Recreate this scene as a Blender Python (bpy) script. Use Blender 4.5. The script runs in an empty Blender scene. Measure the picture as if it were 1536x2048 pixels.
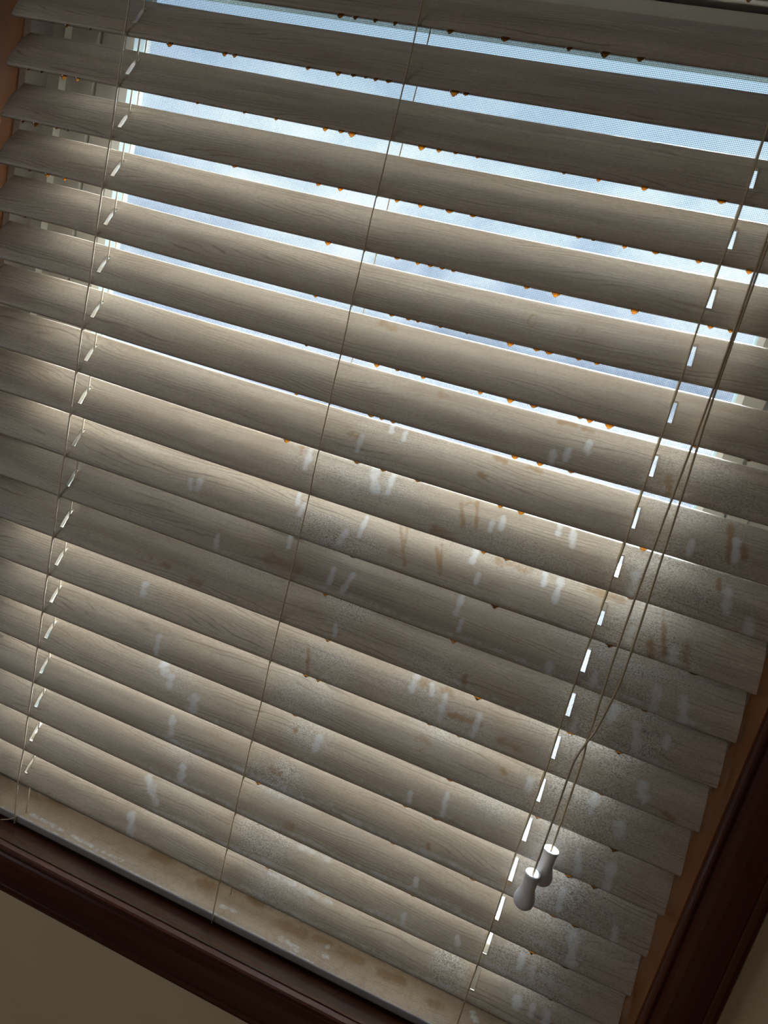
import bpy, bmesh, math, random
import numpy as np
from mathutils import Matrix, Vector, noise as mnoise

random.seed(4)
S = bpy.context.scene
COL = S.collection

# ------------------------------------------------------------------ camera
cam_d = bpy.data.cameras.new('camera'); cam = bpy.data.objects.new('camera', cam_d); COL.objects.link(cam)
cam_d.sensor_fit = 'VERTICAL'; cam_d.sensor_height = 36.0; cam_d.sensor_width = 27.0
cam_d.lens = 1449.1 / 2048 * 36.0
cam_d.clip_start = 0.02
RX, RY, RZ = (0.9221188, 0.3018090, 0.2420915), (0.2999148, -0.1622744, -0.9400629), (-0.2444342, 0.9394564, -0.2401533)
M = Matrix(((RX[0], -RY[0], -RZ[0], 0.23225), (RX[1], -RY[1], -RZ[1], -0.61056), (RX[2], -RY[2], -RZ[2], -0.19150), (0, 0, 0, 1)))
cam.matrix_world = M
cam_d.dof.use_dof = True; cam_d.dof.focus_distance = 0.72; cam_d.dof.aperture_fstop = 10.0
S.camera = cam

# ------------------------------------------------------------------ view and world
S.view_settings.view_transform = 'Standard'; S.view_settings.look = 'None'
S.view_settings.gamma = 1.0; S.view_settings.exposure = 0.0; S.view_settings.use_curve_mapping = False
W = bpy.data.worlds.new('overcast_sky'); S.world = W; W.use_nodes = True
nt = W.node_tree; nt.nodes.clear()
wo = nt.nodes.new('ShaderNodeOutputWorld'); bg = nt.nodes.new('ShaderNodeBackground')
tc = nt.nodes.new('ShaderNodeTexCoord'); sx = nt.nodes.new('ShaderNodeSeparateXYZ'); cr = nt.nodes.new('ShaderNodeValToRGB')
nt.links.new(tc.outputs['Generated'], sx.inputs[0]); nt.links.new(sx.outputs['Z'], cr.inputs['Fac'])
cr.color_ramp.elements[0].position = 0.02; cr.color_ramp.elements[0].color = (0.62, 0.76, 1.0, 1)
cr.color_ramp.elements[1].position = 0.5; cr.color_ramp.elements[1].color = (0.60, 0.82, 1.0, 1)
nt.links.new(cr.outputs[0], bg.inputs['Color'])
mz = nt.nodes.new('ShaderNodeMath'); mz.operation = 'MULTIPLY_ADD'          # overcast sky: brighter towards the zenith
nt.links.new(sx.outputs['Z'], mz.inputs[0]); mz.inputs[1].default_value = 1.5; mz.inputs[2].default_value = 0.72
nt.links.new(mz.outputs[0], bg.inputs['Strength'])
nt.links.new(bg.outputs[0], wo.inputs['Surface'])

sl = bpy.data.lights.new('veiled_sun', 'SUN'); sl.energy = 84; sl.angle = math.radians(28); sl.color = (0.97, 0.985, 1.0)
so = bpy.data.objects.new('veiled_sun', sl); COL.objects.link(so); so.location = (1, 3, 4)
_el, _az = math.radians(38), math.radians(6)                    # high, beyond the window, a little to the right
so.rotation_euler = Vector((math.cos(_el) * math.sin(_az), math.cos(_el) * math.cos(_az), math.sin(_el))).to_track_quat('Z', 'Y').to_euler()

def area(name, loc, target, sx_, sy_, power, color):
    l = bpy.data.lights.new(name, 'AREA'); l.shape = 'RECTANGLE'; l.size = sx_; l.size_y = sy_; l.energy = power; l.color = color
    o = bpy.data.objects.new(name, l); COL.objects.link(o); o.location = loc
    o.rotation_euler = (Vector(target) - Vector(loc)).to_track_quat('-Z', 'Y').to_euler()
    return o
area('left_fill', (-1.52, -1.3, -0.2), (0.0, -0.6, -0.55), 0.9, 1.1, 5.8, (0.92, 0.96, 1.0))  # soft fill added from the left; the wall has no window
area('overhead_fill', (-0.1, -1.9, 0.78), (-0.1, -0.3, -0.7), 0.7, 0.7, 2.2, (1.0, 0.93, 0.87))  # weak warm fill added overhead, no fitting belongs to it

# ------------------------------------------------------------------ material helpers
class NT:
    def __init__(s, name):
        s.m = bpy.data.materials.new(name); s.m.use_nodes = True; s.t = s.m.node_tree; s.t.nodes.clear()
        s.out = s.t.nodes.new('ShaderNodeOutputMaterial')
    def n(s, typ, **kw):
        x = s.t.nodes.new(typ)
        for k, v in kw.items(): setattr(x, k, v)
        return x
    def set(s, sock, v):
        if hasattr(v, 'is_output') or isinstance(v, bpy.types.NodeSocket): s.t.links.new(v, sock)
        else: sock.default_value = v
    def math(s, op, a, b=0.0, c=0.0, clamp=False):
        x = s.n('ShaderNodeMath', operation=op, use_clamp=clamp)
        s.set(x.inputs[0], a); s.set(x.inputs[1], b); s.set(x.inputs[2], c); return x.outputs[0]
    def noise(s, vec, scale=1.0, detail=2.0, rough=0.5, dist=0.0):
        x = s.n('ShaderNodeTexNoise'); s.set(x.inputs['Vector'], vec); x.inputs['Scale'].default_value = scale
        x.inputs['Detail'].default_value = detail; x.inputs['Roughness'].default_value = rough; x.inputs['Distortion'].default_value = dist
        return x.outputs['Fac']
    def mapr(s, v, a, b, c=0.0, d=1.0):
        x = s.n('ShaderNodeMapRange'); x.clamp = True; s.set(x.inputs[0], v)
        for i, q in enumerate((a, b, c, d)): x.inputs[i + 1].default_value = q
        return x.outputs[0]
    def mix(s, f, a, b, mode='MIX'):
        x = s.n('ShaderNodeMix', data_type='RGBA', blend_type=mode); s.set(x.inputs[0], f)
        s.set(x.inputs[6], a if not isinstance(a, tuple) else (*a, 1)); s.set(x.inputs[7], b if not isinstance(b, tuple) else (*b, 1))
        return x.outputs[2]
    def scale(s, vec, k):
        x = s.n('ShaderNodeVectorMath', operation='MULTIPLY'); s.set(x.inputs[0], vec); x.inputs[1].default_value = k; return x.outputs[0]
    def bsdf(s, color, rough=0.5, bump=None, bstr=0.2, bdist=0.001, spec=0.5, **kw):
        b = s.n('ShaderNodeBsdfPrincipled'); s.set(b.inputs['Base Color'], color if not isinstance(color, tuple) else (*color, 1))
        s.set(b.inputs['Roughness'], rough); b.inputs['Specular IOR Level'].default_value = spec
        for k, v in kw.items(): s.set(b.inputs[k.replace('_', ' ')], v)
        if bump is not None:
            bp = s.n('ShaderNodeBump'); bp.inputs['Strength'].default_value = bstr; bp.inputs['Distance'].default_value = bdist
            s.set(bp.inputs['Height'], bump); s.t.links.new(bp.outputs[0], b.inputs['Normal'])
        return b.outputs[0]
    def fin(s, sh): s.t.links.new(sh, s.out.inputs['Surface']); return s.m
    def attr(s, name, out='Vector'):
        x = s.n('ShaderNodeAttribute'); x.attribute_name = name; return x.outputs[out]
    def sep(s, v):
        x = s.n('ShaderNodeSeparateXYZ'); s.set(x.inputs[0], v); return x.outputs

def mat_slat(name, light, dark, line, browncol=(0.27, 0.165, 0.07)):
    t = NT(name); co = t.attr('slatco'); c = t.sep(co); d = t.sep(t.attr('dirt', 'Color'))
    broad = t.noise(t.scale(co, (3.0, 70.0, 1.0)), 1.0, 3.0)
    warp = t.noise(t.scale(co, (3.6, 20.0, 1.0)), 1.0, 4.0, 0.45)
    v = t.math('ADD', t.math('MULTIPLY', c[1], 300.0), t.math('MULTIPLY', warp, 16.0))
    pp = t.math('MULTIPLY', t.math('PINGPONG', v, 0.5), 2.0)
    ln = t.mapr(pp, 0.0, 0.34, 1.0, 0.0)
    lmod = t.mapr(t.noise(t.scale(co, (9.0, 120.0, 1.0)), 1.0, 3.0), 0.42, 0.66)
    ln = t.math('MULTIPLY', ln, lmod)
    fib = t.noise(t.scale(co, (55.0, 1500.0, 1.0)), 1.0, 3.0, 0.6)
    col = t.mix(t.mapr(broad, 0.3, 0.7), dark, light)
    tint = t.noise(t.scale(co, (9.0, 30.0, 2.0)), 1.0, 2.0)
    col = t.mix(t.mapr(tint, 0.45, 0.75, 0.0, 0.35), col, (0.47, 0.36, 0.235))
    col = t.mix(t.math('MULTIPLY', ln, 0.85), col, line)
    col = t.mix(t.mapr(fib, 0.3, 0.72, 0.34, 0.0), col, (0.20, 0.165, 0.13))
    mot = t.noise(t.scale(co, (260.0, 900.0, 4.0)), 1.0, 3.0, 0.7)
    col = t.mix(t.mapr(mot, 0.42, 0.66, 0.0, 0.42), col, (0.235, 0.19, 0.145))
    pat = t.noise(t.scale(co, (14.0, 60.0, 6.0)), 1.0, 3.0, 0.6)
    col = t.mix(t.mapr(pat, 0.5, 0.72, 0.0, 0.35), col, (0.27, 0.205, 0.15))
    # dirt film: pale crust and dark mould specks
    spk = t.noise(t.scale(co, (560.0, 950.0, 1.0)), 1.0, 3.0, 0.65, 0.4)
    spk2 = t.noise(t.scale(co, (700.0, 1000.0, 7.0)), 1.0, 2.0, 0.6)
    blot = t.noise(t.scale(co, (38.0, 60.0, 3.0)), 1.0, 3.0, 0.6)
    mb = t.math('MULTIPLY', d[2], t.mapr(blot, 0.30, 0.62, 0.35, 1.0))
    col = t.mix(t.math('MULTIPLY', mb, t.mapr(spk2, 0.42, 0.58, 0.0, 0.72)), col, (0.68, 0.70, 0.71))
    col = t.mix(t.math('MULTIPLY', mb, t.mapr(spk, 0.52, 0.60, 0.0, 0.75)), col, (0.115, 0.095, 0.075))
    edge = t.noise(t.scale(co, (170.0, 170.0, 5.0)), 1.0, 3.0, 0.65)
    blt = t.noise(t.scale(co, (90.0, 75.0, 5.0)), 1.0, 4.0, 0.7)
    bfac = t.mapr(t.math('ADD', d[1], t.math('ADD', t.math('MULTIPLY', t.math('SUBTRACT', edge, 0.5), 0.9), t.math('MULTIPLY', t.math('SUBTRACT', blt, 0.5), 1.6))), 0.30, 0.95, 0.0, 0.74)
    col = t.mix(bfac, col, browncol)
    wfac = t.mapr(t.math('ADD', d[0], t.math('ADD', t.math('MULTIPLY', t.math('SUBTRACT', edge, 0.5), 0.9), t.math('MULTIPLY', t.math('SUBTRACT', blt, 0.5), 1.2))), 0.35, 0.9, 0.0, 0.62)
    col = t.mix(wfac, col, (0.64, 0.70, 0.76))
    hgt = t.math('ADD', t.math('MULTIPLY', fib, 0.25), t.math('MULTIPLY', mb, t.math('MULTIPLY', spk, 0.9)))
    rough = t.mapr(wfac, 0.0, 0.6, 0.46, 0.30)
    tl = t.n('ShaderNodeBsdfTranslucent'); t.t.links.new(t.mix(0.25, col, (0.75, 0.70, 0.60)), tl.inputs[0])
    ms = t.n('ShaderNodeMixShader'); ms.inputs[0].default_value = 0.1
    t.t.links.new(t.bsdf(col, rough, hgt, 0.5, 0.0006, 0.5), ms.inputs[1]); t.t.links.new(tl.outputs[0], ms.inputs[2])
    return t.fin(ms.outputs[0])
M_SLAT = mat_slat('printed_wood_slat', (0.605, 0.54, 0.445), (0.38, 0.33, 0.275), (0.11, 0.083, 0.065))
M_RAIL = mat_slat('printed_wood_rail', (0.26, 0.185, 0.115), (0.16, 0.11, 0.065), (0.07, 0.045, 0.028), (0.15, 0.085, 0.035))

def mat_wood(name, a, b, rough, streak=(40.0, 40.0, 2.0), spec=0.5, bstr=0.15):
    t = NT(name); g = t.n('ShaderNodeTexCoord').outputs['Object']
    n1 = t.noise(t.scale(g, streak), 1.0, 4.0, 0.6, 0.3); n2 = t.noise(g, 6.0, 2.0)
    n3 = t.noise(t.scale(g, tuple(5 * k for k in streak)), 1.0, 3.0, 0.6)
    col = t.mix(t.mapr(n1, 0.32, 0.68), a, b)
    col = t.mix(t.mapr(n3, 0.5, 0.75, 0.0, 0.35), col, tuple(0.4 * k for k in a))
    return t.fin(t.bsdf(col, t.mapr(n2, 0.3, 0.7, rough * 0.8, rough * 1.2), n1, bstr, 0.0006, spec))
M_JAMB = mat_wood('stained_pine_jamb', (0.125, 0.042, 0.010), (0.19, 0.066, 0.016), 0.42)
M_CASV = mat_wood('dark_stained_casing_upright', (0.036, 0.0075, 0.0035), (0.068, 0.015, 0.006), 0.36)
M_CASH = mat_wood('dark_stained_casing_level', (0.036, 0.0075, 0.0035), (0.068, 0.015, 0.006), 0.30, (2.0, 40.0, 40.0))
M_SILL = mat_wood('stained_sill_board', (0.022, 0.007, 0.004), (0.045, 0.014, 0.006), 0.17, (2.0, 40.0, 40.0))

def mat_plain(name, col, rough=0.5, var=0.06, scale=20.0, bump=0.0, spec=0.5):
    t = NT(name); g = t.n('ShaderNodeTexCoord').outputs['Object']; n1 = t.noise(g, scale, 3.0)
    c = t.mix(t.mapr(n1, 0.3, 0.7), tuple(k * (1 - var) for k in col), tuple(min(1, k * (1 + var)) for k in col))
    return t.fin(t.bsdf(c, rough, t.noise(g, scale * 12, 3.0) if bump else None, bump, 0.0008, spec))
M_WALL = mat_plain('painted_wall', (0.60, 0.51, 0.34), 0.75, 0.04, 9.0, 0.25)
M_CEIL = mat_plain('ceiling_paint', (0.62, 0.60, 0.55), 0.8)
M_FLOOR = mat_wood('wood_floor', (0.16, 0.09, 0.05), (0.22, 0.13, 0.07), 0.4, (3.0, 30.0, 30.0))
M_VINYL = mat_plain('window_vinyl', (0.46, 0.44, 0.39), 0.42, 0.03, 14.0)
M_VINYL_SHADED = mat_plain('shaded_vinyl', (0.15, 0.125, 0.105), 0.5)  # darker vinyl: shade of the recessed side wall put into the colour
M_GASK = mat_plain('glazing_spacer', (0.30, 0.42, 0.43), 0.5)
M_SCREEN = mat_plain('screen_wire', (0.035, 0.05, 0.06), 0.5)
M_GREY = mat_plain('rail_underlip', (0.27, 0.25, 0.265), 0.38, 0.08, 30.0)
M_EAVE = mat_plain('eave_paint', (0.12, 0.17, 0.17), 0.6)
M_GROUND = mat_plain('pale_ground', (0.044, 0.048, 0.062), 0.9, 0.25, 0.6, 0.0, 0.0)
M_TASSEL = mat_plain('tassel_wood_paint', (0.66, 0.66, 0.70), 0.32, 0.02)
M_HEAD = mat_plain('headrail_metal', (0.45, 0.42, 0.38), 0.4)

def mat_cord():
    t = NT('braided_cord'); g = t.n('ShaderNodeTexCoord').outputs['Object']
    w = t.n('ShaderNodeTexWave'); w.bands_direction = 'DIAGONAL'; w.inputs['Scale'].default_value = 900.0; w.inputs['Distortion'].default_value = 0.4
    t.t.links.new(g, w.inputs['Vector'])
    c = t.mix(w.outputs['Fac'], (0.34, 0.26, 0.15), (0.62, 0.52, 0.36))
    c = t.mix(t.mapr(t.noise(g, 25.0, 3.0), 0.45, 0.7, 0.0, 0.5), c, (0.24, 0.17, 0.08))
    return t.fin(t.bsdf(c, 0.6, w.outputs['Fac'], 0.4, 0.0003))
M_CORD = mat_cord()
def mat_cord_pale():
    t = NT('pale_cord'); g = t.n('ShaderNodeTexCoord').outputs['Object']
    w = t.n('ShaderNodeTexWave'); w.bands_direction = 'DIAGONAL'; w.inputs['Scale'].default_value = 700.0
    t.t.links.new(g, w.inputs['Vector'])
    c = t.mix(w.outputs['Fac'], (0.50, 0.42, 0.30), (0.74, 0.67, 0.54))
    return t.fin(t.bsdf(c, 0.6, w.outputs['Fac'], 0.4, 0.0003))
M_CORDP = mat_cord_pale()

def mat_drop():
    t = NT('amber_water')
    tr = t.n('ShaderNodeBsdfTransparent'); tr.inputs[0].default_value = (0.74, 0.46, 0.16, 1)
    tl = t.n('ShaderNodeBsdfTranslucent'); tl.inputs[0].default_value = (0.33, 0.17, 0.045, 1)
    gl = t.n('ShaderNodeBsdfGlossy'); gl.inputs['Roughness'].default_value = 0.05
    m1 = t.n('ShaderNodeMixShader'); m1.inputs[0].default_value = 0.55; t.t.links.new(tr.outputs[0], m1.inputs[1]); t.t.links.new(tl.outputs[0], m1.inputs[2])
    fr = t.n('ShaderNodeFresnel'); fr.inputs[0].default_value = 1.33
    m2 = t.n('ShaderNodeMixShader'); t.t.links.new(fr.outputs[0], m2.inputs[0]); t.t.links.new(m1.outputs[0], m2.inputs[1]); t.t.links.new(gl.outputs[0], m2.inputs[2])
    return t.fin(m2.outputs[0])
M_DROP = mat_drop()
def mat_glass():
    t = NT('fogged_glass'); g = t.n('ShaderNodeTexCoord').outputs['Object']
    big = t.noise(t.scale(g, (5.0, 1.0, 9.0)), 1.0, 3.0, 0.6, 0.5); fine = t.noise(g, 260.0, 2.0, 0.6)
    f = t.math('ADD', t.mapr(big, 0.40, 0.66, 0.0, 0.022), t.mapr(fine, 0.4, 0.7, 0.0, 0.006), clamp=True)
    tr = t.n('ShaderNodeBsdfTransparent'); tr.inputs[0].default_value = (0.93, 0.97, 0.985, 1)
    tl = t.n('ShaderNodeBsdfTranslucent'); tl.inputs[0].default_value = (0.93, 0.96, 0.98, 1)
    gl = t.n('ShaderNodeBsdfGlossy'); gl.inputs['Roughness'].default_value = 0.08
    m1 = t.n('ShaderNodeMixShader'); t.t.links.new(f, m1.inputs[0]); t.t.links.new(tr.outputs[0], m1.inputs[1]); t.t.links.new(tl.outputs[0], m1.inputs[2])
    fr = t.n('ShaderNodeFresnel'); fr.inputs[0].default_value = 1.4
    m2 = t.n('ShaderNodeMixShader'); t.t.links.new(fr.outputs[0], m2.inputs[0]); t.t.links.new(m1.outputs[0], m2.inputs[1]); t.t.links.new(gl.outputs[0], m2.inputs[2])
    return t.fin(m2.outputs[0])
M_GLASS = mat_glass()

# ------------------------------------------------------------------ object helpers
def link_mesh(name, verts, faces, mats, parent=None, loc=(0, 0, 0), smooth=False, midx=None):
    me = bpy.data.meshes.new(name); me.from_pydata([tuple(v) for v in verts], [], faces)
    for m in (mats if isinstance(mats, (list, tuple)) else [mats]): me.materials.append(m)
    if smooth: me.polygons.foreach_set('use_smooth', [True] * len(me.polygons))
    if midx is not None: me.polygons.foreach_set('material_index', midx)
    me.update(); o = bpy.data.objects.new(name, me); COL.objects.link(o); o.location = loc
    if parent is not None: o.parent = parent
    return o
def struct(o): o['kind'] = 'structure'; return o
def boxes(name, bs, mat, parent=None, bevel=0.0):
    bm = bmesh.new()
    for (x0, x1, y0, y1, z0, z1) in bs:
        vs = [bm.verts.new((x, y, z)) for x in (x0, x1) for y in (y0, y1) for z in (z0, z1)]
        for f in ((0, 1, 3, 2), (4, 6, 7, 5), (0, 4, 5, 1), (2, 3, 7, 6), (0, 2, 6, 4), (1, 5, 7, 3)): bm.faces.new([vs[i] for i in f])
    bmesh.ops.recalc_face_normals(bm, faces=bm.faces)
    if bevel: bmesh.ops.bevel(bm, geom=list(bm.edges), offset=bevel, segments=2, affect='EDGES', profile=0.5)
    me = bpy.data.meshes.new(name); bm.to_mesh(me); bm.free(); me.materials.append(mat)
    o = bpy.data.objects.new(name, me); COL.objects.link(o)
    if parent is not None: o.parent = parent
    return o
def tube_geo(paths, segs=8):
    V, F = [], []
    for pts, r in paths:
        pts = [Vector(q) for q in pts]; base = len(V); n = len(pts)
        for i, q in enumerate(pts):
            d = (pts[min(i + 1, n - 1)] - pts[max(i - 1, 0)]).normalized()
            a = d.orthogonal() if abs(d.z) < 0.5 else Vector((1, 0, 0)); a = (a - d * a.dot(d)).normalized(); b = d.cross(a)
            for k in range(segs):
                an = 2 * math.pi * k / segs; V.append(q + (a * math.cos(an) + b * math.sin(an)) * r)
        for i in range(n - 1):
            for k in range(segs):
                k2 = (k + 1) % segs
                F.append((base + i * segs + k, base + i * segs + k2, base + (i + 1) * segs + k2, base + (i + 1) * segs + k))
        F.append(tuple(base + k for k in range(segs))[::-1]); F.append(tuple(base + (n - 1) * segs + k for k in range(segs)))
    return V, F
def tube(name, paths, mat, parent=None, segs=8):
    V, F = tube_geo(paths, segs); return link_mesh(name, V, F, mat, parent, smooth=True)

# ------------------------------------------------------------------ room shell
XL, XR, ZS, ZH = -0.422, 0.414, -0.852, 0.185          # window opening
WY = -0.02                                            # wall face
RX0, RX1, RY0, RZ0, RZ1 = -1.7, 2.3, -3.3, -1.75, 0.85
struct(boxes('wall_back', [(RX0, XL - 0.018, WY, 0.15, RZ0, RZ1), (XR + 0.018, RX1, WY, 0.15, RZ0, RZ1),
                           (XL - 0.018, XR + 0.018, WY, 0.15, RZ0, ZS - 0.018), (XL - 0.018, XR + 0.018, WY, 0.15, ZH + 0.018, RZ1)], M_WALL))
struct(boxes('wall_left', [(RX0 - 0.1, RX0, RY0, 0.15, RZ0, RZ1)], M_WALL))
struct(boxes('wall_right', [(RX1, RX1 + 0.1, RY0, 0.15, RZ0, RZ1)], M_WALL))
struct(boxes('wall_front', [(RX0 - 0.1, RX1 + 0.1, RY0 - 0.1, RY0, RZ0, RZ1)], M_WALL))
struct(boxes('floor', [(RX0 - 0.1, RX1 + 0.1, RY0 - 0.1, 0.15, RZ0 - 0.1, RZ0)], M_FLOOR))
struct(boxes('ceiling', [(RX0 - 0.1, RX1 + 0.1, RY0 - 0.1, 0.15, RZ1, RZ1 + 0.1)], M_CEIL))
struct(boxes('ground', [(-30, 30, 0.3, 60, -2.35, -2.25)], M_GROUND))
struct(boxes('trim_5', [(-0.46, 0.45, 0.15, 0.27, 0.1325, 0.24)], M_EAVE, None, 0.008))

# casing (picture-frame profile): d from the inner edge, h out from the wall
CAS = [(0.0, 0.0), (0.0, 0.0065), (0.0012, 0.0085), (0.003, 0.0093), (0.0052, 0.0088), (0.0062, 0.0078), (0.0075, 0.0080), (0.010, 0.0095), (0.015, 0.0112),
       (0.024, 0.0128), (0.034, 0.0138), (0.040, 0.0142), (0.0415, 0.0132), (0.043, 0.0140), (0.047, 0.0148), (0.0505, 0.0142), (0.052, 0.012), (0.052, 0.0)]
RV = 0.0012
def casing(name, p0, p1, out, mat):
    # mitred length from p0 to p1 along the opening's edge, growing outwards in direction `out`
    p0 = Vector(p0); p1 = Vector(p1); out = Vector(out); t = (p1 - p0).normalized(); V, F = [], []; n = len(CAS)
    for end, s in ((p0, -1), (p1, 1)):
        for d, h in CAS: V.append(end + out * (d + RV) + t * s * (d + RV) + Vector((0, -h, 0)))
    for i in range(n - 1): F.append((i, i + 1, n + i + 1, n + i))
    F.append(tuple(range(n))); F.append(tuple(range(2 * n - 1, n - 1, -1)))
    o = link_mesh(name, V, F, mat); bm = bmesh.new(); bm.from_mesh(o.data); bmesh.ops.recalc_face_normals(bm, faces=bm.faces); bm.to_mesh(o.data); bm.free()
    return struct(o)
casing('trim_1', (XL, WY, ZS), (XR, WY, ZS), (0, 0, -1), M_CASH)
casing('trim_2', (XR, WY, ZS), (XR, WY, ZH), (1, 0, 0), M_CASV)
casing('trim_3', (XL, WY, ZS), (XL, WY, ZH), (-1, 0, 0), M_CASV)
casing('trim_4', (XL, WY, ZH), (XR, WY, ZH), (0, 0, 1), M_CASH)

# window: jamb boards, sill board, vinyl frame, two sashes, panes, screen
win = bpy.data.objects.new('window_1', None); COL.objects.link(win); win.location = (0, 0, 0); win['kind'] = 'structure'
boxes('jamb_board', [(XR, XR + 0.018, WY, 0.15, ZS - 0.018, ZH + 0.018)], M_JAMB, win)
boxes('jamb_board', [(XL - 0.018, XL, WY, 0.15, ZS - 0.018, ZH + 0.018)], M_JAMB, win)
boxes('head_board', [(XL, XR, WY, 0.15, ZH, ZH + 0.018)], M_JAMB, win)
boxes('sill_board', [(XL, XR, WY, 0.15, ZS - 0.018, ZS)], M_SILL, win, 0.0)

def prof_side(name, prof, z0, z1, mats, midx=None, parent=win):
    V = [(x, y, z0) for x, y in prof] + [(x, y, z1) for x, y in prof]; n = len(prof)
    F = [(i, (i + 1) % n, n + (i + 1) % n, n + i) for i in range(n)] + [tuple(range(n))[::-1], tuple(range(n, 2 * n))]
    if midx is not None: midx = list(midx) + [0] * (len(F) - len(midx))
    o = link_mesh(name, V, F, mats, parent, midx=midx)
    bm = bmesh.new(); bm.from_mesh(o.data); bmesh.ops.recalc_face_normals(bm, faces=bm.faces); bm.to_mesh(o.data); bm.free(); return o
pl = [(XL, 0.040), (-0.4138, 0.040), (-0.4138, 0.0685), (-0.3985, 0.0685), (-0.3985, 0.078), (-0.3815, 0.078), (-0.3805, 0.0765), (-0.3640, 0.0765), (-0.3640, 0.145), (XL, 0.145)]
prof_side('window_frame', pl, ZS, ZH, [M_VINYL, M_VINYL_SHADED], [0, 1, 0, 0, 0, 0, 0, 0, 0, 0])
pr = [(-x - 0.008, y if y > 0.041 else 0.0305) for x, y in pl]
prof_side('window_frame', pr, ZS, ZH, [M_VINYL, M_VINYL_SHADED], [0, 1, 0, 0, 0, 0, 0, 0, 0, 0])
boxes('window_frame', [(-0.3985, 0.3905, 0.060, 0.145, 0.1175, ZH), (-0.3985, 0.3905, 0.095, 0.120, 0.108, 0.1175), (-0.4138, 0.4058, 0.040, 0.060, 0.165, ZH)], M_VINYL, win)
boxes('window_frame', [(-0.3985, 0.3905, 0.060, 0.145, ZS, -0.832)], M_VINYL, win)
def sash(yf, yb, z0, z1, zr0, zr1):
    xl0, xl1 = -0.3600, -0.3275
    left = [(xl0, yf), (-0.3312, yf), (xl1 + 0.001, yf + 0.006), (xl1 + 0.001, (yf + yb) / 2), (xl1 + 0.001, yb), (xl0, yb)]
    prof_side('sash_stile', left, z0, z1, [M_VINYL, M_GASK], [0, 0, 1, 1, 0, 0])
    prof_side('sash_stile', [(-x + 0.004 if x > -0.35 else -x - 0.008, y) for x, y in left], z0, z1, [M_VINYL, M_GASK], [0, 0, 1, 1, 0, 0])
    boxes('sash_rail', [(xl1 + 0.001, 0.3305, yf, yb, z0, zr0)], M_VINYL, win, 0.002)
    boxes('sash_rail', [(xl1 + 0.001, 0.3305, yf, yb, zr1, z1)], M_VINYL, win, 0.002)
    ym = yf + 0.022
    boxes('glass_pane', [(xl1, 0.331, ym, ym + 0.003, zr0 - 0.001, zr1 + 0.001)], M_GLASS, win)
sash(0.078, 0.104, -0.385, 0.1125, -0.350, 0.0985)
sash(0.0475, 0.074, -0.832, -0.350, -0.760, -0.385)
boxes('sash_lock', [(-0.03, 0.03, 0.050, 0.070, -0.350, -0.338)], M_VINYL, win, 0.003)

# insect screen: woven wires
def screen():
    V, F = [], []
    x0, x1, z0, z1, y, pit, r = -0.362, 0.354, -0.83, 0.128, 0.128, 0.00150, 0.00011
    def bar(a, b):
        i = len(V); V.extend([(a[0], y - r, a[1]), (b[0], y - r, a[1]), (b[0], y - r, b[1]), (a[0], y - r, b[1]), (a[0], y + r, a[1]), (b[0], y + r, a[1]), (b[0], y + r, b[1]), (a[0], y + r, b[1])])
        F.extend([(i, i + 1, i + 2, i + 3), (i + 7, i + 6, i + 5, i + 4), (i, i + 4, i + 5, i + 1), (i + 3, i + 2, i + 6, i + 7), (i, i + 3, i + 7, i + 4), (i + 1, i + 5, i + 6, i + 2)])
    k = x0
    while k < x1: bar((k - r, z0), (k + r, z1)); k += pit
    k = z0
    while k < z1: bar((x0, k - r), (x1, k + r)); k += pit
    link_mesh('insect_screen', V, F, M_SCREEN, win)
screen()
boxes('screen_frame', [(-0.364, -0.346, 0.122, 0.134, -0.84, 0.135), (0.338, 0.356, 0.122, 0.134, -0.84, 0.135), (-0.346, 0.338, 0.122, 0.134, 0.118, 0.135), (-0.346, 0.338, 0.122, 0.134, -0.84, -0.822)], M_VINYL, win)

# ------------------------------------------------------------------ the blind
P = 0.044; DY, DZ = 0.0257, 0.0381; WD = math.hypot(DY, DZ)
LX = (-0.2696, 0.0, 0.2758)                    # ladders
SX0, SX1 = -0.3985, 0.4090                     # slat ends
HOLES = (-0.2657, 0.2786)                      # routing slots
ZLAD = [[None,-0.0029,None],[-0.0001,-0.0013,0.0005],[0.0012,-0.0007,0.0008],[-0.0002,-0.0004,0.0016],[0.0008,-0.0011,0.0018],[0.0005,-0.0032,0.0015],[-0.0001,-0.0026,0.0003],[0.0002,-0.0028,-0.0001],[0.0008,-0.0025,-0.0007],[0.0011,-0.0015,-0.0002],[0.0002,-0.0008,-0.0002],[0.0006,-0.0002,-0.0009],[-0.0012,0.0004,-0.0004],[-0.001,0.0014,0.0001],[-0.0007,0.0004,-0.0011],[-0.0003,-0.001,-0.0003],[0.0003,0.0004,-0.0011],[0.0013,-0.0002,-0.0023],[0.0009,-0.0012,0.0011],[0.0018,0.0008,0.0006]]
XLAD = [[None,0.0006,None],[-0.2694,0.0008,0.2722],[-0.2691,0.0001,0.2767],[-0.269,-0.0006,0.276],[-0.2697,-0.0005,0.2753],[-0.2698,-0.0009,0.2763],[-0.2695,-0.0,0.2764],[-0.2702,-0.0002,0.2764],[-0.2699,0.0,0.2768],[-0.2699,0.0008,0.2762],[-0.2698,0.0004,0.2758],[-0.2702,0.0006,0.2755],[-0.2698,0.0001,0.2756],[-0.2699,-0.0004,0.2767],[-0.2696,0.0004,0.2761],[-0.2694,-0.0006,0.2749],[-0.2688,-0.0004,0.2756],[-0.2691,-0.0005,0.276],[-0.2686,-0.0002,0.2752],[-0.27,-0.0002,0.2751]]
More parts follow.
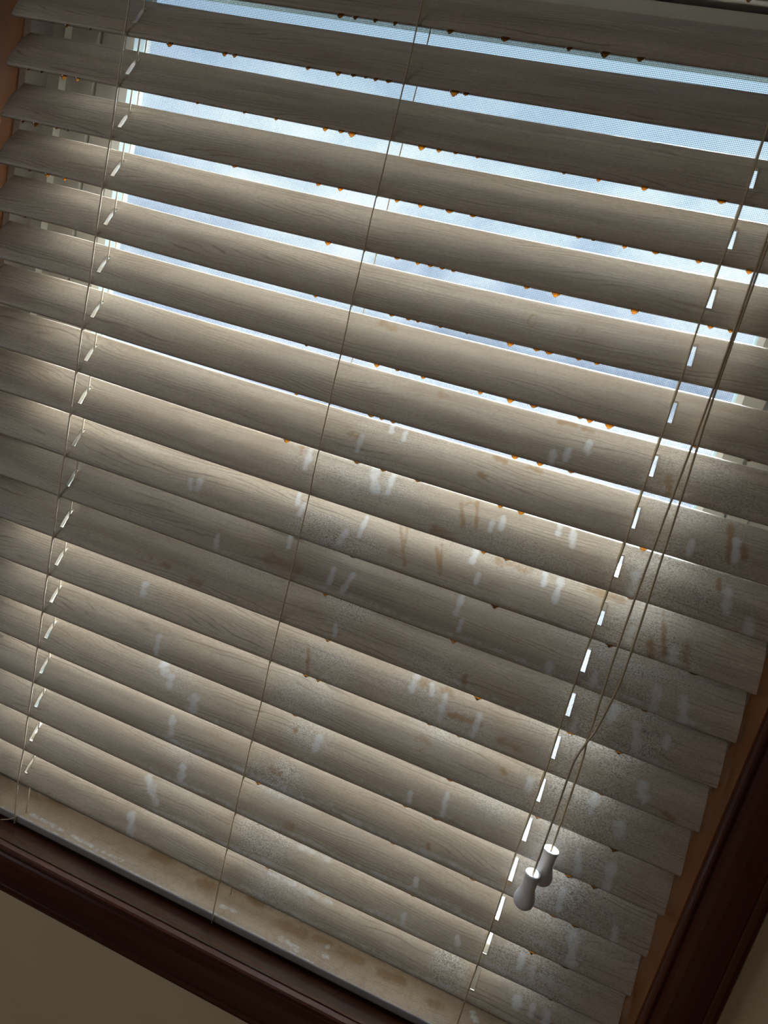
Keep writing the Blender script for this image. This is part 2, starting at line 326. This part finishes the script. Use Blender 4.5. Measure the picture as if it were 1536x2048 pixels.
WASHES_SHEEN = [[8,0.0488,0.928,0.0583,0.473,0.0054],[8,0.0683,0.93,0.0691,0.506,0.0036],[8,-0.0168,0.907,-0.0134,0.484,0.0037],[9,-0.0178,0.893,-0.0151,0.636,0.0024],[7,0.0329,0.519,0.0339,0.21,0.0027],[7,0.0688,0.893,0.0702,0.703,0.0022],[7,0.0546,0.946,0.0562,0.804,0.0022],[9,0.0532,0.888,0.0537,0.429,0.0023],[9,0.0411,0.448,0.0385,0.164,0.0037],[10,-0.0171,0.883,-0.0137,0.645,0.0029],[10,0.0372,0.517,0.0378,0.224,0.0033],[10,0.0565,0.542,0.0528,0.15,0.0028],[9,0.1599,0.939,0.16,0.665,0.0031],[9,0.1691,0.457,0.1694,0.288,0.0022],[10,0.1592,0.9,0.1593,0.509,0.0036],[10,0.1669,0.433,0.1666,0.217,0.0022],[12,0.1397,0.846,0.1395,0.485,0.0042],[12,0.1564,0.742,0.1596,0.554,0.0028],[12,0.1714,0.653,0.1729,0.179,0.0037],[12,0.2064,0.525,0.2062,0.111,0.0041],[11,0.0532,0.332,0.0561,0.132,0.0024],[8,0.2224,1.0,0.2238,0.767,0.0025],[8,0.2341,0.984,0.2376,0.618,0.0034],[9,0.2237,0.919,0.2253,0.677,0.0026],[9,0.2377,0.878,0.2384,0.434,0.0034],[8,0.2938,0.433,0.2939,0.074,0.0041],[9,0.3052,0.42,0.3054,0.155,0.0038],[9,0.3407,0.308,0.3415,0.122,0.0049],[7,0.3571,0.585,0.359,0.211,0.0032],[8,0.3649,0.647,0.3673,0.279,0.0048],[7,0.3249,0.317,0.3257,0.126,0.0032],[10,0.3403,0.459,0.3413,0.111,0.005],[11,0.3355,0.541,0.3399,0.165,0.0051],[11,0.3619,0.571,0.3624,0.412,0.0034],[10,0.3613,0.439,0.365,0.09,0.0058],[8,0.3852,0.175,0.3871,0.05,0.0059],[14,0.3273,0.457,0.3303,0.128,0.005],[14,0.3565,0.454,0.357,0.054,0.0053],[15,0.3269,0.496,0.3262,0.201,0.0041],[16,0.3483,0.646,0.3522,0.141,0.0065],[13,0.3506,0.421,0.3523,0.283,0.0061],[12,0.3568,0.412,0.3605,0.199,0.0069],[17,0.3118,0.539,0.3121,0.28,0.0038],[17,0.3238,0.383,0.3265,0.196,0.0047],[18,0.3492,0.493,0.3519,0.3,0.0048],[18,0.3362,0.468,0.3373,0.316,0.0038],[18,0.3209,0.49,0.3226,0.371,0.0058],[12,-0.1593,0.562,-0.157,0.329,0.0047],[13,-0.1311,0.456,-0.1262,0.092,0.0036],[14,-0.1235,0.752,-0.1173,0.557,0.0063],[14,-0.1108,0.574,-0.1073,0.36,0.0052],[14,-0.0761,0.342,-0.0719,0.094,0.0073],[15,-0.0984,0.522,-0.093,0.208,0.0053],[10,-0.0864,0.355,-0.0835,0.135,0.0029],[17,-0.1144,0.661,-0.0955,0.26,0.0066],[18,-0.1243,0.415,-0.1151,0.065,0.0067],[16,-0.0738,0.4,-0.0701,0.149,0.0064],[14,0.2,0.531,0.2016,0.133,0.0028],[14,0.1665,0.308,0.1679,0.142,0.0024],[16,0.1954,0.327,0.1976,0.203,0.0029],[17,0.1949,0.309,0.1963,0.116,0.0025],[17,0.2497,0.356,0.2517,0.234,0.0029],[9,-0.1178,0.445,-0.1159,0.272,0.0049],[9,-0.1274,0.412,-0.1247,0.256,0.0039],[6,0.2001,0.257,0.2012,0.051,0.0033],[6,0.2255,0.591,0.2259,0.359,0.0037],[6,0.2106,0.351,0.2113,0.174,0.0029],[8,0.1751,0.75,0.1764,0.509,0.0026],[8,0.1672,0.604,0.1677,0.423,0.0022],[11,0.3157,0.706,0.3139,0.494,0.006],[13,0.3247,0.803,0.324,0.503,0.0062],[13,0.2671,0.595,0.268,0.402,0.0045],[15,0.3779,0.228,0.3783,0.047,0.0045],[9,-0.0086,0.708,-0.0089,0.468,0.0028],[15,0.0823,0.195,0.0939,0.167,0.0045],[15,0.0382,0.143,0.0556,0.127,0.0046],[15,0.1177,0.074,0.15,0.065,0.0034],[15,0.1718,0.029,0.2025,0.047,0.0034],[17,0.0706,0.69,0.1057,0.669,0.0041],[16,0.1308,-0.016,0.1632,-0.006,0.0035],[18,0.0827,0.609,0.1179,0.597,0.0036],[18,0.0467,0.621,0.0768,0.611,0.0037],[16,0.2234,0.153,0.2441,0.141,0.0029],[17,0.3324,0.325,0.362,0.265,0.0042],[16,0.3074,0.232,0.3317,0.217,0.0033],[10,0.2513,0.191,0.2522,-0.002,0.0043],[14,0.0644,0.558,0.0644,0.336,0.0059],[10,0.2894,0.303,0.2895,0.088,0.0038],[11,0.286,0.257,0.2868,0.066,0.0039],[19,-0.2562,0.226,-0.2114,0.2,0.0041],[19,-0.1971,0.2,-0.1604,0.161,0.004],[19,-0.1535,0.163,-0.1274,0.202,0.0034],[19,0.0773,0.233,0.1025,0.172,0.0053],[19,0.1212,0.42,0.1318,0.326,0.0057],[19,0.2893,0.746,0.2934,0.591,0.0059],[19,0.1174,0.611,0.1237,0.596,0.0042],[19,0.0014,0.296,0.019,0.346,0.0038]]
BROWNS = [[8,0.1356,0.758,0.1447,0.338,0.0013],[8,0.1486,0.91,0.1561,0.347,0.0013],[8,-0.0262,0.924,-0.0238,0.734,0.0019],[9,0.0862,0.921,0.1043,0.158,0.0011],[9,0.0929,0.92,0.0979,0.527,0.0011],[9,0.1287,0.806,0.1369,0.208,0.0013],[9,0.1249,0.721,0.1326,0.404,0.0009],[9,0.0874,0.345,0.0895,0.339,0.0041],[11,0.1843,0.258,0.1859,0.104,0.0023],[12,0.1439,0.736,0.1544,0.714,0.0075],[12,0.1663,0.749,0.1745,0.71,0.0056],[12,0.0313,0.506,0.0387,0.068,0.0019],[14,0.0373,0.567,0.0383,0.519,0.0025],[7,0.3506,0.864,0.3555,0.183,0.0024],[7,0.3637,0.528,0.365,0.344,0.0024],[8,0.3566,0.818,0.3584,0.635,0.0016],[9,0.3255,0.909,0.3346,0.124,0.0021],[9,0.3484,0.497,0.3528,0.081,0.0037],[10,0.311,0.333,0.3123,0.226,0.0047],[9,0.3217,0.284,0.3251,0.059,0.0033],[11,-0.1023,0.154,-0.0929,0.129,0.0045],[5,0.0235,0.848,0.0366,0.786,0.0052],[6,0.0908,0.802,0.0959,0.778,0.0043],[6,0.197,0.89,0.2094,0.918,0.0029],[6,0.2185,0.87,0.225,0.858,0.0025],[7,0.1524,0.907,0.1621,0.863,0.003],[7,0.1839,0.905,0.1934,0.862,0.003],[7,0.2389,1.019,0.2477,0.995,0.0033],[7,0.1455,0.467,0.1497,0.431,0.0026],[7,-0.0299,0.982,-0.0145,0.992,0.0037],[6,0.2924,0.364,0.2954,0.081,0.0032],[7,0.3321,0.143,0.3348,0.065,0.0036],[7,0.0209,0.493,0.0317,0.452,0.0045],[13,0.1622,0.538,0.1708,0.484,0.0042],[12,0.2039,0.41,0.2069,0.374,0.0023],[11,0.282,0.223,0.2863,0.239,0.0026],[13,0.2411,0.571,0.244,0.536,0.0027],[15,0.1969,0.253,0.1987,0.207,0.0019],[16,0.0555,0.227,0.059,0.203,0.0071],[15,0.0248,0.363,0.0337,0.35,0.0051],[8,0.1219,0.103,0.1368,0.051,0.0079],[9,0.1824,0.894,0.21,0.89,0.007],[9,0.2637,0.879,0.2897,0.874,0.0059],[12,0.1809,0.32,0.2096,0.355,0.0032],[10,-0.0267,0.264,0.0054,0.28,0.0067],[11,-0.1379,0.274,-0.1313,0.25,0.0025],[12,0.3801,0.079,0.3868,0.045,0.003],[14,0.2976,0.354,0.3025,0.338,0.0036],[15,0.2743,0.243,0.2793,0.239,0.0037],[12,0.2306,0.229,0.25,0.194,0.0045],[19,-0.2567,0.939,-0.2357,0.978,0.007],[19,-0.1057,0.772,-0.0863,0.811,0.0078],[19,-0.0345,0.652,-0.0221,0.678,0.0077],[19,0.0686,0.615,0.0927,0.639,0.0085],[19,0.1101,0.676,0.1217,0.7,0.0052],[19,0.1401,0.672,0.1637,0.67,0.0062],[19,0.188,0.602,0.2099,0.663,0.0071],[19,0.2458,0.476,0.2565,0.498,0.005],[19,0.0243,0.887,0.0378,0.859,0.0065],[19,-0.1874,1.072,-0.1437,1.063,0.0052]]
RINGS = [[8,0.145,0.605,0.0083,0.014],[10,0.0992,0.662,0.0055,0.0055],[4,0.1523,0.504,0.0041,0.0073],[10,-0.0874,0.642,0.0069,0.0079],[8,0.0713,0.522,0.0054,0.0054],[11,-0.1624,0.288,0.0102,0.0051],[11,0.1216,-0.026,0.0042,0.0037],[11,-0.1371,0.243,0.0061,0.0041],[13,0.1624,0.465,0.0066,0.0085],[4,0.1915,0.513,0.0032,0.0032]]
FIELDS = [[0.328,-0.258,0.076,0.044,0.55],[0.345,-0.331,0.082,0.045,0.8],[0.329,-0.406,0.085,0.047,0.9],[0.331,-0.479,0.087,0.052,1.0],[0.335,-0.56,0.081,0.054,1.0],[0.351,-0.64,0.078,0.055,1.0],[0.35,-0.728,0.08,0.052,1.0],[0.039,-0.325,0.083,0.028,0.45],[0.029,-0.387,0.057,0.019,0.8],[0.034,-0.656,0.041,0.023,1.0],[0.034,-0.73,0.037,0.024,1.1],[0.057,-0.455,0.029,0.019,0.9],[0.046,-0.518,0.054,0.022,0.6],[0.183,-0.527,0.051,0.021,0.7],[0.064,-0.785,0.042,0.024,0.5],[0.252,-0.772,0.02,0.025,1.1],[0.181,-0.351,0.088,0.022,0.5],[0.04,-0.56,0.045,0.02,0.6],[0.139,-0.513,0.043,0.014,0.5],[0.154,-0.475,0.037,0.014,0.6],[0.247,-0.58,0.042,0.023,0.5],[-0.157,-0.522,0.031,0.021,0.3],[-0.112,-0.592,0.032,0.021,0.35],[-0.078,-0.669,0.027,0.021,0.35],[0.074,-0.272,0.067,0.018,0.35],[0.053,-0.594,0.03,0.015,0.6],[-0.269,-0.216,0.039,0.02,0.15],[-0.047,-0.454,0.059,0.02,0.3]]
DROPS = [[0,-0.3359],[0,-0.3096],[1,-0.3735],[1,-0.3577],[1,-0.3316],[1,-0.316],[0,-0.2237],[0,-0.1676],[0,-0.1576],[1,-0.186],[1,-0.1385],[2,-0.3727],[2,-0.3577],[2,-0.3328],[2,-0.3196],[3,-0.3577],[3,-0.3366],[3,-0.3159],[2,-0.1387],[4,-0.357],[-1,-0.0677],[-1,-0.0542],[-1,-0.0367],[-1,-0.0194],[-1,0.0274],[-1,0.0721],[0,-0.0871],[0,-0.059],[0,-0.0454],[0,-0.0343],[0,-0.0254],[0,-0.014],[0,0.0428],[0,0.0523],[1,-0.1071],[1,-0.0602],[1,-0.0456],[1,-0.0355],[1,0.0268],[1,0.0419],[1,0.056],[1,0.0745],[2,-0.0559],[2,-0.0351],[2,0.0168],[2,0.0377],[2,0.0629],[2,0.083],[3,-0.0357],[-1,0.1225],[-1,0.1497],[-1,0.1756],[1,0.1448],[1,0.1718],[1,0.2065],[1,0.2623],[2,0.1695],[2,0.1811],[2,0.2054],[2,0.2288],[3,0.0285],[3,0.0475],[3,0.0585],[3,0.0689],[3,0.0789],[4,-0.0365],[4,0.0359],[4,0.0511],[4,0.0599],[4,0.0802],[4,0.1037],[4,0.141],[5,-0.035],[5,0.0335],[5,0.0527],[5,0.0767],[5,0.1279],[5,0.1539],[6,-0.0344],[6,0.0393],[6,0.0497],[6,0.0605],[7,-0.0341],[7,0.0368],[7,0.0624],[7,0.0954],[7,0.171],[2,0.2606],[2,0.2969],[3,0.1653],[3,0.2273],[3,0.1411],[3,0.284],[3,0.2986],[4,0.1629],[4,0.1731],[4,0.1973],[4,0.212],[5,0.1737],[5,0.2121],[5,0.2202],[5,0.236],[6,0.1709],[6,0.1924],[6,0.2183],[5,0.3027],[5,0.3425],[7,0.2915],[7,0.1893],[8,0.295],[9,0.2918],[9,0.3602],[10,0.3352],[11,0.2856],[11,0.3282],[8,0.1686],[8,0.189],[9,0.0546],[9,0.1912],[10,0.0376],[10,0.1655],[11,0.2007],[11,0.0507],[12,0.0381],[12,0.0511],[12,0.1655],[12,0.195],[13,0.0366],[13,0.1986],[14,0.1659],[14,0.1965],[15,0.1646],[15,0.2461],[16,0.1974],[17,0.0473],[15,0.0157],[12,0.3263],[13,0.2829],[13,0.3521],[14,0.3247],[14,0.3479],[15,0.3241],[15,0.3447],[16,0.349],[17,0.3471],[16,0.3178],[-2,0.2363]]

blind = bpy.data.objects.new('window_blind', None); COL.objects.link(blind); blind.location = (0, 0, 0)
blind['label'] = 'grimy wood-look window blind with wide slats, dripping amber water, hanging in the window'
blind['category'] = 'window blind'

def zrow(n):
    if n == 19: return (0.0, 0.0, 0.0)
    if -1 <= n <= 18:
        r = ZLAD[n + 1]; return tuple(v if v is not None else r[1] for v in r)
    return (0.0, -0.001, 0.0)
def sagf(n):
    r = zrow(n); c = np.polyfit(LX, r, 2)
    return lambda x: np.polyval(c, np.clip(x, -0.31, 0.32)) + 0.0 * x

WET_SHEEN = {9: (0.05, 0.40, 0.5), 10: (0.0, 0.41, 0.6), 11: (0.12, 0.40, 0.5), 14: (-0.12, 0.28, 0.45), 15: (-0.13, 0.30, 0.72), 16: (-0.12, 0.30, 0.72), 17: (-0.12, 0.38, 0.70), 18: (-0.08, 0.40, 0.6), 12: (0.15, 0.36, 0.45), 13: (0.16, 0.36, 0.45)}
def dirt(n, x, w):
    # x along, w across (metres); returns wash with painted wet sheen, brown, mould in 0..1
    wash = np.zeros_like(x); brown = np.zeros_like(x)
    for arr, lst, soft in ((wash, WASHES_SHEEN, 0.0022), (brown, BROWNS, 0.0022)):
        for (k, x1, t1, x2, t2, r) in lst:
            if k != n: continue
            ax, ay, bx, by = x1, t1 * WD, x2, t2 * WD
            L2 = (bx - ax) ** 2 + (by - ay) ** 2 + 1e-9
            u = np.clip(((x - ax) * (bx - ax) + (w - ay) * (by - ay)) / L2, 0, 1)
            taper = 0.75 + 0.35 * np.sin(u * 9.0 + x1 * 900)
            d = np.hypot(x - ax - u * (bx - ax), (w - ay - u * (by - ay)))
            st = 1.0 if r < 0.0036 else (0.72 if arr is brown else 0.85)
            if arr is wash and abs(bx - ax) > abs(by - ay) * 1.5: st = 0.62  # lengthwise marks, among them wet sheen painted as pale colour, kept weaker
            np.maximum(arr, st * np.clip(1.0 - (d - r * 0.45 * taper) / (r * 0.6 + soft), 0, 1), out=arr)
    for (k, cx, ct, ru, rv) in RINGS:
        if k != n: continue
        q = np.hypot((x - cx) / ru, (w - ct * WD) / rv); d = np.abs(q - 0.85) * min(ru, rv)
        np.maximum(brown, 0.72 * np.clip(1 - d / 0.0016, 0, 1), out=brown)
    # pale edge lines where drips dried beside the washed streaks
    z = -n * P + w * DZ / WD
    m = np.zeros_like(x)
    for (cx, cz, ru, rv, s) in FIELDS:
        q = ((x - cx) / ru) ** 2 + ((z - cz) / rv) ** 2
        m = np.maximum(m, s * np.clip(1.25 - q, 0, 1))
    m = m * np.clip((0.395 - x) / 0.06, 0.25, 1)           # the slat ends stayed cleaner
    m = np.clip(m + 0.08, 0, 1)
    if n in WET_SHEEN:                                        # wet lower lip, its bluish sheen painted in as colour
        xa, xb, s = WET_SHEEN[n]
        band = np.clip(1 - np.abs(w - 0.0042 - 0.0012 * np.sin(x * 55 + n)) / 0.0036, 0, 1) * np.clip((x - xa) / 0.03, 0, 1) * np.clip((xb - x) / 0.04, 0, 1)
        np.maximum(wash, s * band ** 0.6, out=wash)
    return wash, brown, m

def xs_grid():
    st = 0.0015; g = list(np.arange(SX0, SX1, st)) + [SX1]; hs = []
    for h in HOLES:
        a, b = h - 0.0021, h + 0.0021; hs.append((a, b)); g = [q for q in g if not (a - 0.0004 < q < b + 0.0004)]
        g += [a, a + 0.001, b - 0.001, b]
    return np.array(sorted(g)), hs
XS, HS = xs_grid()

def slat_section(th=0.0033, crown=0.0029):
    # closed profile in (s across, h off the chord), listed top front->back then underside back->front
    def cy(s): return crown * (1 - (2 * s / WD - 1) ** 2)
    ts = sorted(set([round(v, 4) for v in np.linspace(0.03, 0.97, 24)] + [0.27, 0.73]))
    ts = [t for t in ts if t in (0.27, 0.73) or min(abs(t - 0.27), abs(t - 0.73)) > 0.012]
    top = [(t * WD, cy(t * WD) + 0) for t in ts]
    back = [(WD * 0.992, cy(WD) - th * 0.12), (WD, -th * 0.5), (WD * 0.992, -th * 0.88)]
    bts = [0.97, 0.85, 0.73, 0.5, 0.27, 0.15, 0.03]
    bot = [(t * WD, cy(t * WD) - th) for t in bts]
    front = [(WD * 0.008, -th * 0.88), (0.0, -th * 0.5), (WD * 0.008, -th * 0.12)]
    return top + back + bot + front, ts, bts
SEC, TS, BTS = slat_section()
NT_, NP_ = len(TS), len(SEC)
J27, J73 = TS.index(0.27), TS.index(0.73)
B73, B27 = NT_ + 3 + BTS.index(0.73), NT_ + 3 + BTS.index(0.27)

def make_slat(n, tilt_extra=0.0):
    ang = math.atan2(DZ, DY) + tilt_extra
    cs, sn = math.cos(ang), math.sin(ang)
    sag = sagf(n)
    s = np.array([q[0] for q in SEC]); h = np.array([q[1] for q in SEC]); nx = len(XS)
    X = np.repeat(XS[:, None], NP_, 1); Sx = np.repeat(s[None, :], nx, 0); H = np.repeat(h[None, :], nx, 0)
    # gentle bow so that no two slats are quite alike
    Y = Sx * cs - H * sn; Z = Sx * sn + H * cs + sag(X)
    co = np.stack([X, Y, Z], -1).reshape(-1, 3)
    i = np.arange(nx - 1)[:, None]; j = np.arange(NP_)[None, :]; j2 = (j + 1) % NP_
    q = np.stack([i * NP_ + j, (i + 1) * NP_ + j, (i + 1) * NP_ + j2, i * NP_ + j2], -1)
    keep = np.ones((nx - 1, NP_), bool); faces_extra = []
    for a, b in HS:
        ia = int(np.argmin(abs(XS - a))); ib = int(np.argmin(abs(XS - b)))
        keep[ia:ib, J27:J73] = False; keep[ia:ib, B73:B27] = False
        for ii, flip in ((ia, 0), (ib, 1)):
            f = [ii * NP_ + k for k in range(J27, J73 + 1)] + [ii * NP_ + k for k in range(B73, B27 + 1)]
            faces_extra.append(tuple(f[::-1] if flip else f))
        for k in range(ia, ib):
            faces_extra.append((k * NP_ + J27, k * NP_ + B27, (k + 1) * NP_ + B27, (k + 1) * NP_ + J27))
            faces_extra.append(((k + 1) * NP_ + J73, (k + 1) * NP_ + B73, k * NP_ + B73, k * NP_ + J73))
    quads = q[keep].reshape(-1, 4)
    faces = [tuple(f) for f in quads.tolist()] + faces_extra
    faces.append(tuple(range(NP_))); faces.append(tuple(range((nx - 1) * NP_, nx * NP_))[::-1])
    me = bpy.data.meshes.new('slat'); me.from_pydata(co.tolist(), [], faces); me.materials.append(M_SLAT)
    sm = [True] * len(quads) + [False] * (len(faces) - len(quads)); me.polygons.foreach_set('use_smooth', sm)
    me.update()
    wsh, brn, mld = dirt(n, X.ravel(), Sx.ravel())
    a = me.attributes.new('dirt', 'FLOAT_COLOR', 'POINT')
    a.data.foreach_set('color', np.stack([wsh, brn, mld, np.ones_like(wsh)], -1).astype(np.float32).ravel())
    under = np.tile((np.arange(NP_) >= NT_ + 3).astype(float), nx)
    off = (n * 37 % 11) * 0.313
    b = me.attributes.new('slatco', 'FLOAT_VECTOR', 'POINT')
    b.data.foreach_set('vector', np.stack([X.ravel() + off, Sx.ravel() + 0.1 * n, under * 3 + n * 1.7], -1).astype(np.float32).ravel())
    o = bpy.data.objects.new('slat', me); COL.objects.link(o); o.parent = blind; o.location = (0, 0, -n * P)
    return o, sag

def drop_mesh(w, hgt):
    V, F = [], []; rings = 7; seg = 10
    for r in range(rings + 1):
        u = r / rings; rad = 0.55 * (1 - u) ** 1.5 + 0.45 * math.sqrt(max(0.0, 1 - u * u)) if r else 1.25
        if r == rings: V.append((0, 0, -hgt)); break
        for k in range(seg):
            an = 2 * math.pi * k / seg; V.append((w * rad * math.cos(an), 0.42 * w * rad * math.sin(an), -hgt * u + (0.0006 if r == 0 else 0)))
    for r in range(rings - 1):
        for k in range(seg): k2 = (k + 1) % seg; F.append((r * seg + k, r * seg + k2, (r + 1) * seg + k2, (r + 1) * seg + k))
    ap = len(V) - 1
    for k in range(seg): F.append(((rings - 1) * seg + k, (rings - 1) * seg + (k + 1) % seg, ap))
    F.append(tuple(range(seg))[::-1])
    return V, F
_dm = []
for w_, h_ in ((0.0036, 0.0017), (0.0030, 0.0024), (0.0036, 0.0029), (0.0026, 0.0013)):
    me = bpy.data.meshes.new('water_drop'); me.from_pydata(*((lambda vf: (vf[0], [], vf[1]))(drop_mesh(w_, h_)))); me.materials.append(M_DROP)
    me.polygons.foreach_set('use_smooth', [True] * len(me.polygons)); _dm.append(me)
slats = {}
for n in range(-2, 19): slats[n] = make_slat(n)
for i, (n, x) in enumerate(DROPS):
    o, sag = slats[n]
    d = bpy.data.objects.new('water_drop', random.choice(_dm)); COL.objects.link(d); d.parent = o
    s_ = random.uniform(0.75, 1.2); d.scale = (s_, s_, s_ * random.uniform(0.9, 1.15))
    d.location = (x, 0.0017, float(sag(x)) - 0.0012)

# bottom rail
def rail():
    y0, y1, zt, zb = 0.004, 0.050, -0.8385, -0.8495
    sec = [(y0 + 0.0012, zt), (y0 + 0.02, zt + 0.0012), (y1 - 0.002, zt + 0.0005), (y1, zt - 0.002), (y1, zb + 0.001), (y1 - 0.001, zb), (y0 + 0.003, zb), (y0 + 0.0008, zb + 0.0012), (y0, zb + 0.004), (y0, zt - 0.0015), (y0 + 0.0004, zt - 0.0005)]
    # refine the top
    top = [(y0 + 0.0012 + (y1 - 0.003 - y0) * k / 22, zt + 0.0014 * math.sin(math.pi * k / 22)) for k in range(23)]
    sec = top + sec[3:]
    xs = np.arange(SX0, SX1 - 0.0045, 0.0018); V, F = [], []; n = len(sec); nx = len(xs)
    for x in xs:
        for y, z in sec: V.append((x, y, z))
    mi = []
    for i in range(nx - 1):
        for j in range(n):
            j2 = (j + 1) % n; F.append((i * n + j, (i + 1) * n + j, (i + 1) * n + j2, i * n + j2)); mi.append(0 if j < 22 else 1)
    F.append(tuple(range(n))); mi.append(1); F.append(tuple(range((nx - 1) * n, nx * n))[::-1]); mi.append(1)
    o = link_mesh('bottom_rail', V, F, [M_RAIL, M_GREY], blind, smooth=True, midx=mi)
    v = np.array(V); w = v[:, 1] - y0
    wsh, brn, mld = dirt(19, v[:, 0], w)
    mld = np.clip(mld * 0.4 + 0.12, 0, 1); brn = np.clip(brn + 0.34, 0, 1)
    lip = np.clip(1 - w / 0.0045, 0, 1) * (v[:, 0] < 0.12); wsh = np.maximum(wsh * 0.8, lip * 0.75)
    a = o.data.attributes.new('dirt', 'FLOAT_COLOR', 'POINT'); a.data.foreach_set('color', np.stack([wsh, brn, mld, np.ones_like(wsh)], -1).astype(np.float32).ravel())
    b = o.data.attributes.new('slatco', 'FLOAT_VECTOR', 'POINT'); b.data.foreach_set('vector', np.stack([v[:, 0] + 1.3, w + 5.0, 0 * w + 9.0], -1).astype(np.float32).ravel())
    return o
rail()

# head rail (above the picture)
boxes('headrail', [(SX0, SX1, -0.012, 0.040, 0.140, 0.1848)], M_HEAD, blind, 0.002)

# ladder cords: front and back cords with rungs under every slat
def ladder(ix, mat, r):
    fp, bp_ = [], []
    for n in range(-2, 19):
        zr = zrow(n)[ix]; x = LX[ix]
        if -1 <= n <= 18 and XLAD[n + 1][ix] is not None: x = XLAD[n + 1][ix] if abs(XLAD[n + 1][ix] - LX[ix]) < 0.002 else LX[ix]
        z = -n * P + zr
        fp.append((x, -0.0011, z + 0.0006)); fp.append((x, -0.0011, z - 0.0022)); bp_.append((x + 0.0015, DY + 0.0016, z + DZ))
    top_f = (LX[ix], 0.0, 0.1405); top_b = (LX[ix] + 0.0015, DY, 0.1405)
    fpts = [top_f]
    for a, b in zip(fp, fp[1:]):
        fpts.append(a); fpts.append(((a[0] + b[0]) / 2 + random.uniform(-0.0003, 0.0003), (a[1] + b[1]) / 2, (a[2] + b[2]) / 2))
    fpts.append(fp[-1]); fpts += [(LX[ix], 0.0012, -0.8365), (LX[ix], 0.0026, -0.8400), (LX[ix], 0.0026, -0.8485)]
    bpts = [top_b] + bp_ + [(LX[ix] + 0.0015, DY + 0.012, -0.8375)]
    paths = [(fpts, r), (bpts, r * 0.9)]
    for n in range(-2, 19):
        zr = zrow(n)[ix]; z = -n * P + zr - 0.0036
        paths.append(([(LX[ix], -0.0008, z + 0.001), (LX[ix], DY * 0.5 + 0.0016, z + DZ * 0.5 - 0.0002), (LX[ix] + 0.0015, DY + 0.0012, z + DZ - 0.001)], r * 0.6))
    return tube('ladder_cord', paths, mat, blind, 6)
ladder(0, M_CORDP, 0.00085); ladder(1, M_CORD, 0.00062); ladder(2, M_CORD, 0.00066)
for hx, m in ((HOLES[0] + 0.0018, M_CORDP), (HOLES[1] - 0.0022, M_CORD)):
    tube('lift_cord', [([(hx, 0.0128, 0.1405 - k * (0.1405 + 0.8372) / 60) for k in range(61)], 0.00085)], m, blind, 6)
# frayed tail of cord hanging over the rail at the left ladder
tube('cord_tail', [([(-0.2690, 0.0030, -0.8390), (-0.2705, 0.0012, -0.8412), (-0.2760, -0.001, -0.8440), (-0.2840, -0.004, -0.8462)], 0.0005)], M_CORD, blind, 6)

# pull cords with tassels
def smooth_path(pts, k=8):
    out = []
    P_ = [Vector(q) for q in pts]; P_ = [P_[0]] + P_ + [P_[-1]]
    for i in range(1, len(P_) - 2):
        for s in range(k):
            t = s / k; a, b, c, d = P_[i - 1], P_[i], P_[i + 1], P_[i + 2]
            out.append(0.5 * ((2 * b) + (-a + c) * t + (2 * a - 5 * b + 4 * c - d) * t * t + (-a + 3 * b - 3 * c + d) * t ** 3))
    out.append(P_[-2]); return out
def tassel(top, parent, ang):
    prof = [(0.0, -0.0015), (0.0022, -0.0014), (0.0030, -0.0002), (0.0056, 0.0), (0.0064, -0.0006), (0.0066, -0.0018), (0.0061, -0.0040), (0.0057, -0.0080), (0.0057, -0.0120),
            (0.0055, -0.0160), (0.0066, -0.0200), (0.0078, -0.0240), (0.0086, -0.0275), (0.0087, -0.0305), (0.0080, -0.0335), (0.0062, -0.0358), (0.0035, -0.0370), (0.0, -0.0374)]
    prof = [(r * 1.08, z * 0.98) for r, z in prof]; V, F = [], []; seg = 28
    for r, z in prof:
        if r == 0: V.append((0, 0, z)); continue
        for k in range(seg): an = 2 * math.pi * k / seg; V.append((r * math.cos(an), r * math.sin(an), z))
    for k in range(seg): F.append((0, 1 + k, 1 + (k + 1) % seg))
    for i in range(len(prof) - 3):
        for k in range(seg): k2 = (k + 1) % seg; F.append((1 + i * seg + k, 1 + (i + 1) * seg + k, 1 + (i + 1) * seg + k2, 1 + i * seg + k2))
    e = len(V) - 1; base = 1 + (len(prof) - 3) * seg
    for k in range(seg): F.append((base + k, e, base + (k + 1) % seg))
    o = link_mesh('tassel', V, F, M_TASSEL, parent, top, smooth=True); o.rotation_euler = ang; o['label'] = 'white bell-shaped cord tassel'; return o
YP = -0.0125
ca = [(0.2990, 0.000, 0.1405), (0.2990, -0.008, 0.05), (0.2990, YP, -0.079), (0.2994, YP, -0.176), (0.2977, YP, -0.274), (0.2970, YP, -0.393), (0.2988, YP - 0.001, -0.460), (0.2991, YP + 0.001, -0.4795), (0.3008, -0.0108, -0.495), (0.3014, -0.0105, -0.515), (0.3019, -0.0105, -0.560), (0.3019, -0.0105, -0.5925)]
cb = [(0.3010, 0.000, 0.1405), (0.3010, -0.008, 0.05), (0.3010, YP, -0.079), (0.3013, YP, -0.176), (0.3046, YP, -0.272), (0.3080, YP, -0.393), (0.3074, YP, -0.430), (0.3030, YP - 0.001, -0.4660), (0.2987, -0.0185, -0.4785), (0.2945, -0.0225, -0.492), (0.2934, -0.024, -0.505), (0.2934, -0.024, -0.555), (0.2929, -0.024, -0.612)]
pa = tube('pull_cord', [(smooth_path(ca), 0.00088)], M_CORD, blind, 8); tassel((0.3019, -0.0105, -0.5910), pa, (0.0, 0.0, 0.3))
pb = tube('pull_cord', [(smooth_path(cb), 0.00088)], M_CORD, blind, 8); tassel((0.2929, -0.0240, -0.6107), pb, (0.0, 0.0, 1.3))
